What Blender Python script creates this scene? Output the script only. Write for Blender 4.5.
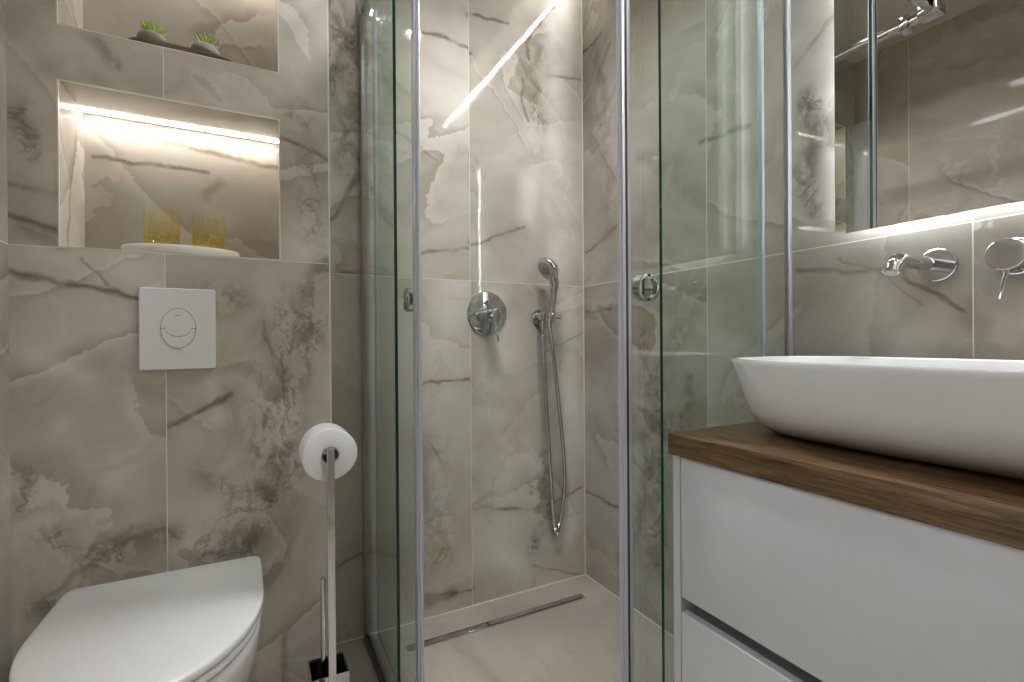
import bpy, bmesh, math, random
from mathutils import Vector, Matrix
from math import sin, cos, pi, radians

scn = bpy.context.scene
for o in list(bpy.data.objects):
    bpy.data.objects.remove(o)
COL = scn.collection

# ------------------------------------------------------------------ camera
CAMH = 0.98
yaw, pitch, roll = radians(27.5917), radians(-0.1492), radians(-0.4027)
fw = Vector((sin(yaw)*cos(pitch), cos(yaw)*cos(pitch), sin(pitch)))
r0 = Vector((cos(yaw), -sin(yaw), 0)); u0 = r0.cross(fw)
rt = r0*cos(roll) + u0*sin(roll); up = -r0*sin(roll) + u0*cos(roll)
cam_data = bpy.data.cameras.new('camera')
cam_data.sensor_width = 36.0
cam_data.lens = 488.694/1024*36.0
cam_data.clip_start = 0.01
cam = bpy.data.objects.new('camera', cam_data)
m = Matrix.Identity(4)
for i in range(3):
    m[i][0], m[i][1], m[i][2] = rt[i], up[i], -fw[i]
m[2][3] = CAMH
cam.matrix_world = m
COL.objects.link(cam)
scn.camera = cam

# ------------------------------------------------------------------ view, world, light levels
scn.view_settings.view_transform = 'Standard'
scn.view_settings.look = 'None'
scn.view_settings.gamma = 1.0
scn.view_settings.use_curve_mapping = False
scn.view_settings.exposure = 0.98
scn.cycles.use_denoising = True
scn.cycles.max_bounces = 14
scn.cycles.diffuse_bounces = 6
scn.cycles.glossy_bounces = 8
scn.cycles.transmission_bounces = 8
scn.cycles.transparent_max_bounces = 32
scn.cycles.caustics_reflective = False
scn.cycles.caustics_refractive = False
scn.cycles.sample_clamp_indirect = 4.0
world = bpy.data.worlds.new('world'); scn.world = world
world.use_nodes = True
world.node_tree.nodes['Background'].inputs[0].default_value = (0.8, 0.9, 1.0, 1)
world.node_tree.nodes['Background'].inputs[1].default_value = 0.3

E_DOWNLIGHT = 300.0      # emission of the downlight lenses
E_HALL_FILL = 9.0           # unseen hall lamp, added as cool fill through the doorway
E_FRONT_FILL = 620.0         # unseen downlight behind the viewer, added as frontal fill
E_COVE = 95.0            # ceiling cove strip
E_NICHE = 25.0          # niche strips
E_MIRROR = 20.0          # mirror back light

# ------------------------------------------------------------------ room numbers (metres)
XL, XR = -0.483, 1.207          # left / right wall
YB = 1.466                      # boxed-out wall behind the toilet
YW = 1.664                      # shower / far wall
XB = 0.186                      # right end of the boxed-out wall
YN = -0.42                      # near wall behind the viewer
ZC = 2.44                       # ceiling
XG, YG = 0.315, 0.776           # planes of the two fixed glass panels
ZT = 1.198                      # horizontal tile joint

# ------------------------------------------------------------------ node helpers
class NT:
    def __init__(s, name):
        s.m = bpy.data.materials.new(name); s.m.use_nodes = True
        s.t = s.m.node_tree; s.n = s.t.nodes; s.l = s.t.links
        s.b = s.n['Principled BSDF']; s.out = s.n['Material Output']
    def put(s, inp, v):
        if hasattr(v, 'is_linked') or hasattr(v, 'links'):
            s.l.new(v, inp)
        elif v is not None:
            inp.default_value = v
    def math(s, op, a, b=None, c=None, clamp=False):
        n = s.n.new('ShaderNodeMath'); n.operation = op; n.use_clamp = clamp
        s.put(n.inputs[0], a)
        if b is not None: s.put(n.inputs[1], b)
        if c is not None: s.put(n.inputs[2], c)
        return n.outputs[0]
    def vmath(s, op, a, b=None, scale=None):
        n = s.n.new('ShaderNodeVectorMath'); n.operation = op
        s.put(n.inputs[0], a)
        if b is not None: s.put(n.inputs[1], b)
        if scale is not None: s.put(n.inputs['Scale'], scale)
        return n.outputs['Value'] if op in ('LENGTH', 'DOT_PRODUCT') else n.outputs[0]
    def noise(s, v, scale, detail=4, rough=0.5, dist=0.0, col=False):
        n = s.n.new('ShaderNodeTexNoise'); s.put(n.inputs['Vector'], v)
        n.inputs['Scale'].default_value = scale; n.inputs['Detail'].default_value = detail
        n.inputs['Roughness'].default_value = rough; n.inputs['Distortion'].default_value = dist
        return n.outputs['Color' if col else 'Fac']
    def mix(s, f, a, b):
        n = s.n.new('ShaderNodeMix'); n.data_type = 'RGBA'
        s.put(n.inputs[0], f)
        s.put(n.inputs[6], (*a, 1) if isinstance(a, tuple) and len(a) == 3 else a)
        s.put(n.inputs[7], (*b, 1) if isinstance(b, tuple) and len(b) == 3 else b)
        return n.outputs[2]
    def ramp(s, f, stops):
        n = s.n.new('ShaderNodeValToRGB'); s.put(n.inputs[0], f)
        e = n.color_ramp.elements
        while len(e) < len(stops): e.new(0.5)
        for k, (p, c) in enumerate(stops):
            e[k].position = p; e[k].color = (*c, 1)
        return n.outputs[0]
    def smooth(s, v, a, b, lo=0.0, hi=1.0):
        n = s.n.new('ShaderNodeMapRange'); n.interpolation_type = 'SMOOTHSTEP'
        s.put(n.inputs[0], v); s.put(n.inputs[1], a); s.put(n.inputs[2], b)
        n.inputs[3].default_value = lo; n.inputs[4].default_value = hi
        return n.outputs[0]
    def coord(s):
        return s.n.new('ShaderNodeTexCoord').outputs['Object']
    def bump(s, h, strength, dist=0.001):
        n = s.n.new('ShaderNodeBump'); s.put(n.inputs['Height'], h)
        n.inputs['Strength'].default_value = strength; n.inputs['Distance'].default_value = dist
        s.l.new(n.outputs[0], s.b.inputs['Normal'])

def simple(name, col, rough=0.4, metal=0.0, spec=0.5, coat=0.0, var=0.03):
    """plain surface with a faint procedural variation"""
    k = NT(name)
    nz = k.noise(k.coord(), 30, 3)
    lo = tuple(c*(1-var) for c in col); hi = tuple(min(1, c*(1+var)) for c in col)
    k.put(k.b.inputs['Base Color'], k.mix(nz, lo, hi))
    k.b.inputs['Roughness'].default_value = rough
    k.b.inputs['Metallic'].default_value = metal
    k.b.inputs['Specular IOR Level'].default_value = spec
    k.b.inputs['Coat Weight'].default_value = coat
    k.b.inputs['Coat Roughness'].default_value = 0.05
    return k.m

def emit(name, col, strength):
    k = NT(name)
    e = k.n.new('ShaderNodeEmission'); e.inputs[0].default_value = (*col, 1); e.inputs[1].default_value = strength
    k.l.new(e.outputs[0], k.out.inputs[0])
    return k.m

# a vein of the tile print: distance to the segment A-B in wall coordinates
def vein_group():
    g = bpy.data.node_groups.new('vein', 'ShaderNodeTree')
    for nm, tp in (('P', 'NodeSocketVector'), ('A', 'NodeSocketVector'), ('BA', 'NodeSocketVector'),
                   ('InvLen2', 'NodeSocketFloat'), ('Width', 'NodeSocketFloat'), ('Strength', 'NodeSocketFloat')):
        g.interface.new_socket(nm, in_out='INPUT', socket_type=tp)
    g.interface.new_socket('Mask', in_out='OUTPUT', socket_type='NodeSocketFloat')
    gi = g.nodes.new('NodeGroupInput'); go = g.nodes.new('NodeGroupOutput')
    def vm(op, a, b=None, sc=None):
        n = g.nodes.new('ShaderNodeVectorMath'); n.operation = op; g.links.new(a, n.inputs[0])
        if b: g.links.new(b, n.inputs[1])
        if sc: g.links.new(sc, n.inputs['Scale'])
        return n.outputs['Value'] if op in ('LENGTH', 'DOT_PRODUCT') else n.outputs[0]
    pa = vm('SUBTRACT', gi.outputs['P'], gi.outputs['A'])
    d = vm('DOT_PRODUCT', pa, gi.outputs['BA'])
    mm = g.nodes.new('ShaderNodeMath'); mm.operation = 'MULTIPLY'; mm.use_clamp = True
    g.links.new(d, mm.inputs[0]); g.links.new(gi.outputs['InvLen2'], mm.inputs[1])
    q = vm('SUBTRACT', pa, vm('SCALE', gi.outputs['BA'], None, mm.outputs[0]))
    ln = vm('LENGTH', q)
    r = g.nodes.new('ShaderNodeMapRange'); r.interpolation_type = 'SMOOTHSTEP'
    g.links.new(ln, r.inputs[0]); r.inputs[1].default_value = 0.0
    g.links.new(gi.outputs['Width'], r.inputs[2])
    g.links.new(gi.outputs['Strength'], r.inputs[3]); r.inputs[4].default_value = 0.0
    g.links.new(r.outputs[0], go.inputs[0])
    return g
VEIN = vein_group()

def tile_material(name, axes, seed, lines=(), blots=(), pales=(), joints_u=(), joints_v=(), rough=0.045, gain=1.0):
    """polished beige onyx-look porcelain. axes: which object coordinates span the wall"""
    k = NT(name)
    sep = k.n.new('ShaderNodeSeparateXYZ'); k.l.new(k.coord(), sep.inputs[0])
    u, v = sep.outputs[axes[0]], sep.outputs[axes[1]]
    cmb = k.n.new('ShaderNodeCombineXYZ'); k.l.new(u, cmb.inputs[0]); k.l.new(v, cmb.inputs[1]); cmb.inputs[2].default_value = 0
    P = cmb.outputs[0]
    # every tile has its own stretch of the print
    off = k.vmath('ADD', P, (seed*3.1, seed*1.7, seed*0.9))
    ju = None
    for x in joints_u:
        st = k.math('GREATER_THAN', u, x); ju = st if ju is None else k.math('ADD', ju, st)
    for y in joints_v:
        st = k.math('MULTIPLY', k.math('GREATER_THAN', v, y), 3.0); ju = st if ju is None else k.math('ADD', ju, st)
    if ju is not None:
        c2 = k.n.new('ShaderNodeCombineXYZ'); k.l.new(k.math('MULTIPLY', ju, 2.37), c2.inputs[2])
        off = k.vmath('ADD', off, c2.outputs[0])
    w1 = k.vmath('SUBTRACT', k.noise(off, 4.5, 3, 0.55, 0.0, True), (0.5, 0.5, 0.5))
    w2 = k.vmath('SUBTRACT', k.noise(off, 22, 3, 0.6, 0.0, True), (0.5, 0.5, 0.5))
    warp = k.vmath('ADD', k.vmath('SCALE', w1, None, 0.075), k.vmath('SCALE', w2, None, 0.020))
    warp = k.vmath('MULTIPLY', warp, (1, 1, 0))
    Q = k.vmath('ADD', P, warp)
    # clouds
    st = k.vmath('MULTIPLY', k.vmath('ADD', off, k.vmath('SCALE', w1, None, 0.14)), (1.0, 1.25, 1.0))
    c1 = k.noise(st, 1.9, 4, 0.48, 0.5)
    c2_ = k.noise(k.vmath('ADD', st, (7.3, 2.2, 4.0)), 2.6, 4, 0.5, 0.8)
    base = k.ramp(c1, [(0.28, (0.320, 0.282, 0.230)), (0.45, (0.415, 0.376, 0.320)), (0.58, (0.485, 0.448, 0.392)), (0.75, (0.565, 0.530, 0.478))])
    base = k.mix(k.smooth(c2_, 0.50, 0.72, 0, 0.55), base, (0.350, 0.330, 0.275))
    base = k.mix(k.smooth(c2_, 0.46, 0.28, 0, 0.40), base, (0.570, 0.535, 0.480))
    # hairline folds: edges of the layers of the stone
    rn = k.noise(k.vmath('ADD', st, (1.9, 8.1, 2.0)), 1.3, 3, 0.45, 0.5)
    rid = k.math('ABSOLUTE', k.math('SUBTRACT', rn, 0.5))
    gate = k.smooth(k.noise(off, 2.6, 2), 0.47, 0.62)
    base = k.mix(k.math('MULTIPLY', k.smooth(rid, 0.018, 0.0, 0, 0.35), gate), base, (0.32, 0.26, 0.19))
    rn2 = k.noise(k.vmath('ADD', st, (5.9, 3.1, 7.0)), 1.5, 4, 0.5, 0.7)
    rid2 = k.math('ABSOLUTE', k.math('SUBTRACT', rn2, 0.52))
    base = k.mix(k.math('MULTIPLY', k.smooth(rid2, 0.014, 0.0, 0, 0.28), k.smooth(c1, 0.42, 0.6)), base, (0.68, 0.64, 0.58))
    # layers of the stone: a sharp dark edge that fades out on one side and a pale rim on the other
    for (ang, sc, rep_, seed2, amt) in ((0.45, 0.85, 4.2, 4.4, 0.62), (-0.9, 1.1, 3.4, 9.7, 0.46)):
        cu, su = cos(ang), sin(ang)
        rx_ = k.vmath('DOT_PRODUCT', off, (cu*0.55, su*0.55, 0.3)); ry_ = k.vmath('DOT_PRODUCT', off, (-su*1.5, cu*1.5, 0.6))
        cc = k.n.new('ShaderNodeCombineXYZ'); k.l.new(rx_, cc.inputs[0]); k.l.new(ry_, cc.inputs[1]); cc.inputs[2].default_value = seed2 + seed
        k.l.new(k.vmath('DOT_PRODUCT', off, (0, 0, 1)), cc.inputs[2])
        vv = k.vmath('ADD', k.vmath('ADD', cc.outputs[0], (seed2, seed2*0.7, seed2*1.3)), k.vmath('SCALE', w2, None, 0.05))
        nf = k.noise(vv, sc*1.6, 3, 0.42, 0.25)
        fr = k.math('FRACT', k.math('MULTIPLY', nf, rep_*1.6))
        gt = k.smooth(k.noise(k.vmath('ADD', off, (seed2, 0, 0)), 1.7, 3, 0.5), 0.42, 0.60, 0, amt)
        dk = k.math('MULTIPLY', k.math('MULTIPLY', k.smooth(fr, 0.0, 0.012), k.smooth(fr, 0.30, 0.012)), gt)
        dk = k.math('POWER', dk, 1.5)
        base = k.mix(dk, base, (0.225, 0.180, 0.128))
        pk = k.math('MULTIPLY', k.smooth(fr, 0.78, 0.995), k.math('MULTIPLY', gt, 0.55))
        base = k.mix(pk, base, (0.63, 0.595, 0.54))
    def veins(lst):
        acc = None
        for (a, b, w, sgt) in lst:
            n = k.n.new('ShaderNodeGroup'); n.node_tree = VEIN
            k.l.new(Q, n.inputs['P'])
            n.inputs['A'].default_value = (a[0], a[1], 0)
            ba = (b[0]-a[0], b[1]-a[1], 0); n.inputs['BA'].default_value = ba
            n.inputs['InvLen2'].default_value = 1/max(1e-6, ba[0]**2+ba[1]**2)
            n.inputs['Width'].default_value = w; n.inputs['Strength'].default_value = sgt
            acc = n.outputs[0] if acc is None else k.math('MAXIMUM', acc, n.outputs[0])
        return acc
    pm = veins(pales)
    if pm is not None:
        base = k.mix(k.math('MULTIPLY', pm, k.smooth(k.noise(off, 6, 4), 0.25, 0.6)), base, (0.68, 0.64, 0.58))
    bm_ = veins(blots)
    if bm_ is not None:
        mot = k.noise(k.vmath('MULTIPLY', k.vmath('ADD', off, (3, 3, 3)), (1.3, 0.8, 1.0)), 13, 7, 0.66, 0.3)
        mk = k.math('MULTIPLY', bm_, k.smooth(mot, 0.38, 0.58))
        base = k.mix(mk, base, (0.135, 0.112, 0.082))
        ck = k.math('ABSOLUTE', k.math('SUBTRACT', k.noise(k.vmath('ADD', off, (1, 7, 5)), 5.5, 6, 0.6, 0.5), 0.5))
        base = k.mix(k.math('MULTIPLY', k.smooth(bm_, 0.1, 0.5), k.smooth(ck, 0.024, 0.0, 0, 0.55)), base, (0.120, 0.096, 0.068))
        mk2 = k.math('MULTIPLY', bm_, k.smooth(k.math('ABSOLUTE', k.math('SUBTRACT', mot, 0.46)), 0.010, 0.0, 0, 0.5))
        base = k.mix(mk2, base, (0.62, 0.57, 0.50))
    halo = veins([(a, b_, w*4.5, sg*0.34) for (a, b_, w, sg) in lines])
    if halo is not None:
        base = k.mix(k.math('MULTIPLY', halo, k.smooth(k.noise(off, 5, 3), 0.35, 0.65)), base, (0.215, 0.170, 0.118))
    lm = veins(lines)
    if lm is not None:
        br = k.smooth(k.noise(off, 8, 5, 0.65), 0.32, 0.56, 0.25, 1.0)
        base = k.mix(k.math('MULTIPLY', lm, br), base, (0.128, 0.094, 0.058))
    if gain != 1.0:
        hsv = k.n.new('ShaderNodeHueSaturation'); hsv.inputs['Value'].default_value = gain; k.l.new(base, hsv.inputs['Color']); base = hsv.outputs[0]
    # joints
    jm = None
    for src, js in ((u, joints_u), (v, joints_v)):
        for x in js:
            d = k.math('ABSOLUTE', k.math('SUBTRACT', src, x))
            g = k.math('LESS_THAN', d, 0.0011)
            jm = g if jm is None else k.math('MAXIMUM', jm, g)
    ro = rough
    if jm is not None:
        base = k.mix(jm, base, (0.74, 0.69, 0.61))
        ro = k.math('MULTIPLY_ADD', jm, 0.5, rough)
    k.put(k.b.inputs['Base Color'], base)
    k.put(k.b.inputs['Roughness'], ro)
    k.b.inputs['Specular IOR Level'].default_value = 0.5
    k.bump(k.noise(P, 14, 1, 0.4), 0.25, 0.0012)
    return k.m

# ------------------------------------------------------------------ mesh helpers
def bm_new(): return bmesh.new()

def box(bm, x0, x1, y0, y1, z0, z1, bev=0.0, seg=2, mat=0):
    vs = [bm.verts.new((x, y, z)) for z in (z0, z1) for y in (y0, y1) for x in (x0, x1)]
    q = [(0, 2, 3, 1), (4, 5, 7, 6), (0, 1, 5, 4), (2, 6, 7, 3), (0, 4, 6, 2), (1, 3, 7, 5)]
    fs = [bm.faces.new([vs[i] for i in f]) for f in q]
    for f in fs: f.material_index = mat
    if bev > 0:
        es = list({e for f in fs for e in f.edges})
        r = bmesh.ops.bevel(bm, geom=es, offset=bev, segments=seg, profile=0.5, affect='EDGES')
        for f in r['faces']: f.material_index = mat
    return fs

def frame_of(d):
    d = Vector(d).normalized()
    a = Vector((0, 0, 1)) if abs(d.z) < 0.9 else Vector((1, 0, 0))
    x = a.cross(d).normalized(); y = d.cross(x)
    return x, y, d

def lathe(bm, prof, origin=(0, 0, 0), axis=(0, 0, 1), n=40, sx=1.0, sy=1.0):
    """prof: list of (radius, height along axis)"""
    x, y, d = frame_of(axis); o = Vector(origin); rings = []
    for (r, h) in prof:
        if r < 1e-6:
            rings.append([bm.verts.new(o + d*h)])
        else:
            rings.append([bm.verts.new(o + d*h + x*(r*sx*cos(2*pi*i/n)) + y*(r*sy*sin(2*pi*i/n))) for i in range(n)])
    for a, b in zip(rings, rings[1:]):
        if len(a) == 1 and len(b) == 1: continue
        if len(a) == 1:
            for i in range(n): bm.faces.new((a[0], b[(i+1) % n], b[i]))
        elif len(b) == 1:
            for i in range(n): bm.faces.new((a[i], a[(i+1) % n], b[0]))
        else:
            for i in range(n): bm.faces.new((a[i], a[(i+1) % n], b[(i+1) % n], b[i]))
    return rings

def tube(bm, pts, rad, n=16, caps=True):
    pts = [Vector(p) for p in pts]
    rs = rad if isinstance(rad, (list, tuple)) else [rad]*len(pts)
    rings = []; prevx = None
    for i, p in enumerate(pts):
        d = (pts[min(i+1, len(pts)-1)] - pts[max(i-1, 0)]).normalized()
        if prevx is None: x, y, _ = frame_of(d)
        else:
            x = (prevx - d*prevx.dot(d)).normalized(); y = d.cross(x)
        prevx = x
        rings.append([bm.verts.new(p + x*(rs[i]*cos(2*pi*j/n)) + y*(rs[i]*sin(2*pi*j/n))) for j in range(n)])
    for a, b in zip(rings, rings[1:]):
        for j in range(n): bm.faces.new((a[j], a[(j+1) % n], b[(j+1) % n], b[j]))
    if caps:
        bm.faces.new(list(reversed(rings[0]))); bm.faces.new(rings[-1])

def spline(pts, n=12):
    P = [Vector(p) for p in pts]; P = [P[0]*2-P[1]] + P + [P[-1]*2-P[-2]]; out = []
    for i in range(1, len(P)-2):
        for k in range(n):
            t = k/n; a, b, c, d = P[i-1:i+3]
            out.append(0.5*((2*b) + (c-a)*t + (2*a-5*b+4*c-d)*t*t + (3*b-a-3*c+d)*t**3))
    out.append(P[-2]); return out

def loft(bm, rings, cap0=True, cap1=True):
    R = [[bm.verts.new(p) for p in r] for r in rings]
    n = len(R[0])
    for a, b in zip(R, R[1:]):
        for j in range(n): bm.faces.new((a[j], a[(j+1) % n], b[(j+1) % n], b[j]))
    if cap0: bm.faces.new(list(reversed(R[0])))
    if cap1: bm.faces.new(R[-1])

def obj(name, bm, mats, parent=None, smooth=None, label=None, recalc=True):
    """link one mesh object; world coordinates in the bmesh, parented without moving"""
    if recalc: bmesh.ops.recalc_face_normals(bm, faces=bm.faces[:])
    me = bpy.data.meshes.new(name); 
    o = bpy.data.objects.new(name, me); COL.objects.link(o)
    if smooth is not None:
        lim = radians(smooth)
        for f in bm.faces: f.smooth = True
        for e in bm.edges:
            if len(e.link_faces) == 2 and e.calc_face_angle(0) > lim: e.smooth = False
    if parent is not None:
        wm = parent_world(parent)
        bmesh.ops.transform(bm, matrix=wm.inverted(), verts=bm.verts[:])
    bm.to_mesh(me); bm.free()
    for mt in (mats if isinstance(mats, (list, tuple)) else [mats]): me.materials.append(mt)
    if parent is not None: o.parent = parent
    if label: o['label'] = label
    return o

def parent_world(p):
    w = p.matrix_basis.copy()
    while p.parent is not None:
        p = p.parent; w = p.matrix_basis @ w
    return w

def thing(name, label, cat, loc, group=None):
    o = bpy.data.objects.new(name, None); COL.objects.link(o); o.empty_display_size = 0.05
    o.location = loc; o['label'] = label; o['category'] = cat
    if group: o['group'] = group
    return o
def tag(o, label, cat, group=None, kind=None):
    o['label'] = label; o['category'] = cat
    if group: o['group'] = group
    if kind: o['kind'] = kind
    return o
def struct(name, bm, mats, label, cat, smooth=None):
    o = obj(name, bm, mats, None, smooth); o['kind'] = 'structure'; o['label'] = label; o['category'] = cat
    return o

# ------------------------------------------------------------------ materials
CHROME = simple('chrome', (0.64, 0.65, 0.67), 0.05, 1.0, var=0.01)
ALU = simple('satin_aluminium', (0.60, 0.62, 0.67), 0.42, 0.55, var=0.02)
STEEL = simple('brushed_steel', (0.60, 0.58, 0.55), 0.24, 1.0, var=0.03)
BAFFLE = simple('grey_baffle', (0.30, 0.30, 0.30), 0.5)
DARKALU = simple('dark_aluminium', (0.20, 0.20, 0.21), 0.4, 0.8)
SEALM = simple('pale_blue_seal', (0.46, 0.49, 0.56), 0.35)
DARKSEAL = simple('dark_seal', (0.03, 0.035, 0.035), 0.4)
CERAMIC = simple('white_ceramic', (0.80, 0.80, 0.80), 0.08, 0, 0.5, 0.0, 0.01)
TOILETW = simple('white_toilet_ceramic', (0.73, 0.73, 0.73), 0.12, 0, 0.5, 0.0, 0.01)
WHITEPL = simple('white_plastic', (0.79, 0.79, 0.785), 0.25, 0, 0.5, 0.0, 0.01)
GAP = simple('shadow_gap', (0.05, 0.05, 0.05), 0.6)
LACQUER = simple('white_lacquer', (0.60, 0.605, 0.615), 0.32, 0, 0.4, 0.0, 0.01)
GREYPROF = simple('grey_profile', (0.36, 0.36, 0.37), 0.35, 0.4)
PAINT = simple('ceiling_paint', (0.62, 0.58, 0.51), 0.7)
WHITEPAINT = simple('white_paint', (0.76, 0.77, 0.78), 0.6)
TRIMW = simple('cream_edge_trim', (0.75, 0.71, 0.64), 0.35)
BLACK = simple('black_rubber', (0.012, 0.012, 0.012), 0.5)

def glass_mat():
    k = NT('clear_glass')
    geo = k.n.new('ShaderNodeNewGeometry')
    ior = k.math('ADD', k.math('MULTIPLY', geo.outputs['Backfacing'], 1/1.5-1.5), 1.5)
    fr = k.n.new('ShaderNodeFresnel'); k.l.new(ior, fr.inputs['IOR'])
    tr = k.n.new('ShaderNodeBsdfTransparent')
    tint = k.mix(k.noise(k.coord(), 3, 2), (0.935, 0.962, 0.946), (0.940, 0.966, 0.950)); k.l.new(tint, tr.inputs[0])
    gl = k.n.new('ShaderNodeBsdfGlossy'); gl.inputs['Roughness'].default_value = 0.0; gl.inputs[0].default_value = (0.92, 0.97, 0.95, 1)
    mx = k.n.new('ShaderNodeMixShader'); k.l.new(fr.outputs[0], mx.inputs[0]); k.l.new(tr.outputs[0], mx.inputs[1]); k.l.new(gl.outputs[0], mx.inputs[2])
    k.l.new(mx.outputs[0], k.out.inputs[0])
    return k.m
GLASS = glass_mat()
GLASSEDGE = simple('green_glass_edge', (0.006, 0.050, 0.036), 0.12)

def amber_mat():
    k = NT('amber_glass')
    lw = k.n.new('ShaderNodeFresnel'); geo = k.n.new('ShaderNodeNewGeometry')
    k.l.new(k.math('ADD', k.math('MULTIPLY', geo.outputs['Backfacing'], 1/1.55-1.55), 1.55), lw.inputs['IOR'])
    vo = k.n.new('ShaderNodeTexVoronoi'); vo.inputs['Scale'].default_value = 95; k.l.new(k.coord(), vo.inputs['Vector'])
    sp = k.n.new('ShaderNodeSeparateXYZ'); k.l.new(k.coord(), sp.inputs[0])
    low = k.smooth(sp.outputs[2], 0.075, 0.012)
    bp = k.n.new('ShaderNodeBump'); bp.inputs['Strength'].default_value = 0.9; bp.inputs['Distance'].default_value = 0.004
    k.l.new(k.math('MULTIPLY', vo.outputs['Distance'], low), bp.inputs['Height'])
    tr = k.n.new('ShaderNodeBsdfTransparent')
    k.l.new(k.mix(k.math('MULTIPLY', k.smooth(vo.outputs['Distance'], 0.2, 0.65), low), (0.988, 0.975, 0.890), (0.930, 0.860, 0.580)), tr.inputs[0])
    gl = k.n.new('ShaderNodeBsdfGlossy'); gl.inputs['Roughness'].default_value = 0.06; gl.inputs[0].default_value = (1, 0.95, 0.7, 1)
    k.l.new(bp.outputs[0], gl.inputs['Normal']); k.l.new(bp.outputs[0], lw.inputs['Normal'])
    mx = k.n.new('ShaderNodeMixShader'); k.l.new(k.math('MULTIPLY', lw.outputs[0], 1.0, clamp=True), mx.inputs[0])
    k.l.new(tr.outputs[0], mx.inputs[1]); k.l.new(gl.outputs[0], mx.inputs[2]); k.l.new(mx.outputs[0], k.out.inputs[0])
    return k.m
AMBER = amber_mat()

def wood_mat(name, dark, mid, light, axis=1, scale=1.0):
    k = NT(name); c = k.coord()
    st = [150, 150, 150]; st[axis] = 9.0
    v = k.vmath('MULTIPLY', c, tuple(s*scale for s in st))
    n1 = k.noise(v, 1.0, 8, 0.72, 0.8)
    st2 = [22, 22, 22]; st2[axis] = 2.2
    n2 = k.noise(k.vmath('MULTIPLY', c, tuple(s*scale for s in st2)), 1.0, 4, 0.55, 1.2)
    f = k.math('ADD', k.math('MULTIPLY', n1, 0.62), k.math('MULTIPLY', n2, 0.38))
    k.put(k.b.inputs['Base Color'], k.ramp(f, [(0.40, dark), (0.51, mid), (0.61, light)]))
    k.b.inputs['Roughness'].default_value = 0.42
    k.bump(n1, 0.35, 0.001)
    return k.m
OAK = wood_mat('brown_oak', (0.036, 0.017, 0.005), (0.130, 0.071, 0.027), (0.245, 0.148, 0.068))
BOARD = wood_mat('dark_board_wood', (0.10, 0.060, 0.026), (0.185, 0.120, 0.055), (0.260, 0.175, 0.090), 0)

def floor_mat():
    k = NT('beige_stone_floor'); c = k.coord()
    n1 = k.noise(c, 2.4, 6, 0.6, 0.8); n2 = k.noise(c, 40, 4, 0.6)
    base = k.ramp(n1, [(0.3, (0.345, 0.310, 0.262)), (0.5, (0.415, 0.375, 0.322)), (0.7, (0.475, 0.435, 0.378))])
    base = k.mix(k.smooth(n2, 0.4, 0.75, 0, 0.25), base, (0.32, 0.285, 0.24))
    k.put(k.b.inputs['Base Color'], base); k.b.inputs['Roughness'].default_value = 0.42
    k.bump(n2, 0.15, 0.001)
    return k.m
FLOORM = floor_mat()

# vein plans, in metres on each wall
BACK_L = (((-0.503, 1.327), (-0.399, 1.322), 0.014, 0.75), ((-0.503, 1.264), (-0.447, 1.255), 0.013, 0.85), ((-0.447, 1.255), (-0.399, 1.24), 0.013, 0.85), ((-0.504, 1.138), (-0.397, 1.126), 0.013, 0.85), ((-0.397, 1.126), (-0.316, 1.109), 0.013, 0.85), ((-0.316, 1.109), (-0.249, 1.09), 0.013, 0.85), ((-0.196, 0.773), (-0.139, 0.803), 0.012, 0.85), ((-0.139, 0.803), (-0.058, 0.828), 0.012, 0.85), ((0.023, 1.027), (0.056, 0.916), 0.008, 0.6), ((0.058, 1.542), (0.185, 1.487), 0.011, 0.75), ((-0.352, 1.184), (-0.307, 1.121), 0.007, 0.5), ((-0.421, 0.414), (-0.341, 0.479), 0.014, 0.5), ((-0.341, 0.479), (-0.206, 0.517), 0.014, 0.5),)
BACK_B = (((0.107, 1.039), (0.031, 0.823), 0.13, 0.6), ((0.031, 0.823), (0.054, 0.631), 0.13, 0.6), ((0.054, 0.631), (-0.065, 0.452), 0.13, 0.6), ((-0.148, 1.086), (-0.038, 1.089), 0.08, 0.4), ((-0.467, 0.677), (-0.401, 0.485), 0.09, 0.45), ((0.111, 1.591), (0.147, 1.291), 0.08, 0.4), ((0.173, 1.186), (0.132, 1.011), 0.055, 0.85), ((0.132, 1.011), (0.1, 0.887), 0.055, 0.85), ((0.1, 0.887), (0.021, 0.77), 0.055, 0.85), ((0.021, 0.77), (0.011, 0.677), 0.055, 0.85), ((0.011, 0.677), (0.061, 0.641), 0.055, 0.85), ((0.061, 0.641), (0.019, 0.59), 0.055, 0.85), ((0.019, 0.59), (0.031, 0.524), 0.055, 0.85), ((0.031, 0.524), (-0.029, 0.447), 0.055, 0.85), ((-0.029, 0.447), (-0.12, 0.455), 0.055, 0.85), ((0.133, 1.122), (0.105, 0.873), 0.05, 0.6), ((-0.421, 0.398), (-0.341, 0.472), 0.06, 0.7), ((-0.341, 0.472), (-0.206, 0.505), 0.06, 0.7), ((-0.47, 1.485), (-0.445, 1.411), 0.04, 0.55), ((-0.321, 1.68), (-0.288, 1.639), 0.03, 0.5), ((-0.463, 1.242), (-0.396, 1.215), 0.03, 0.5), ((-0.119, 0.654), (-0.007, 0.533), 0.05, 0.4),)
BACK_P = (((-0.432, 0.953), (-0.345, 0.881), 0.05, 0.45), ((-0.345, 0.881), (-0.232, 0.79), 0.05, 0.45), ((-0.399, 0.781), (-0.31, 0.678), 0.05, 0.35), ((-0.096, 0.779), (-0.095, 0.882), 0.03, 0.3), ((-0.396, 1.238), (-0.412, 1.372), 0.05, 0.2), ((0.121, 1.233), (0.111, 1.591), 0.06, 0.25),)
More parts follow.
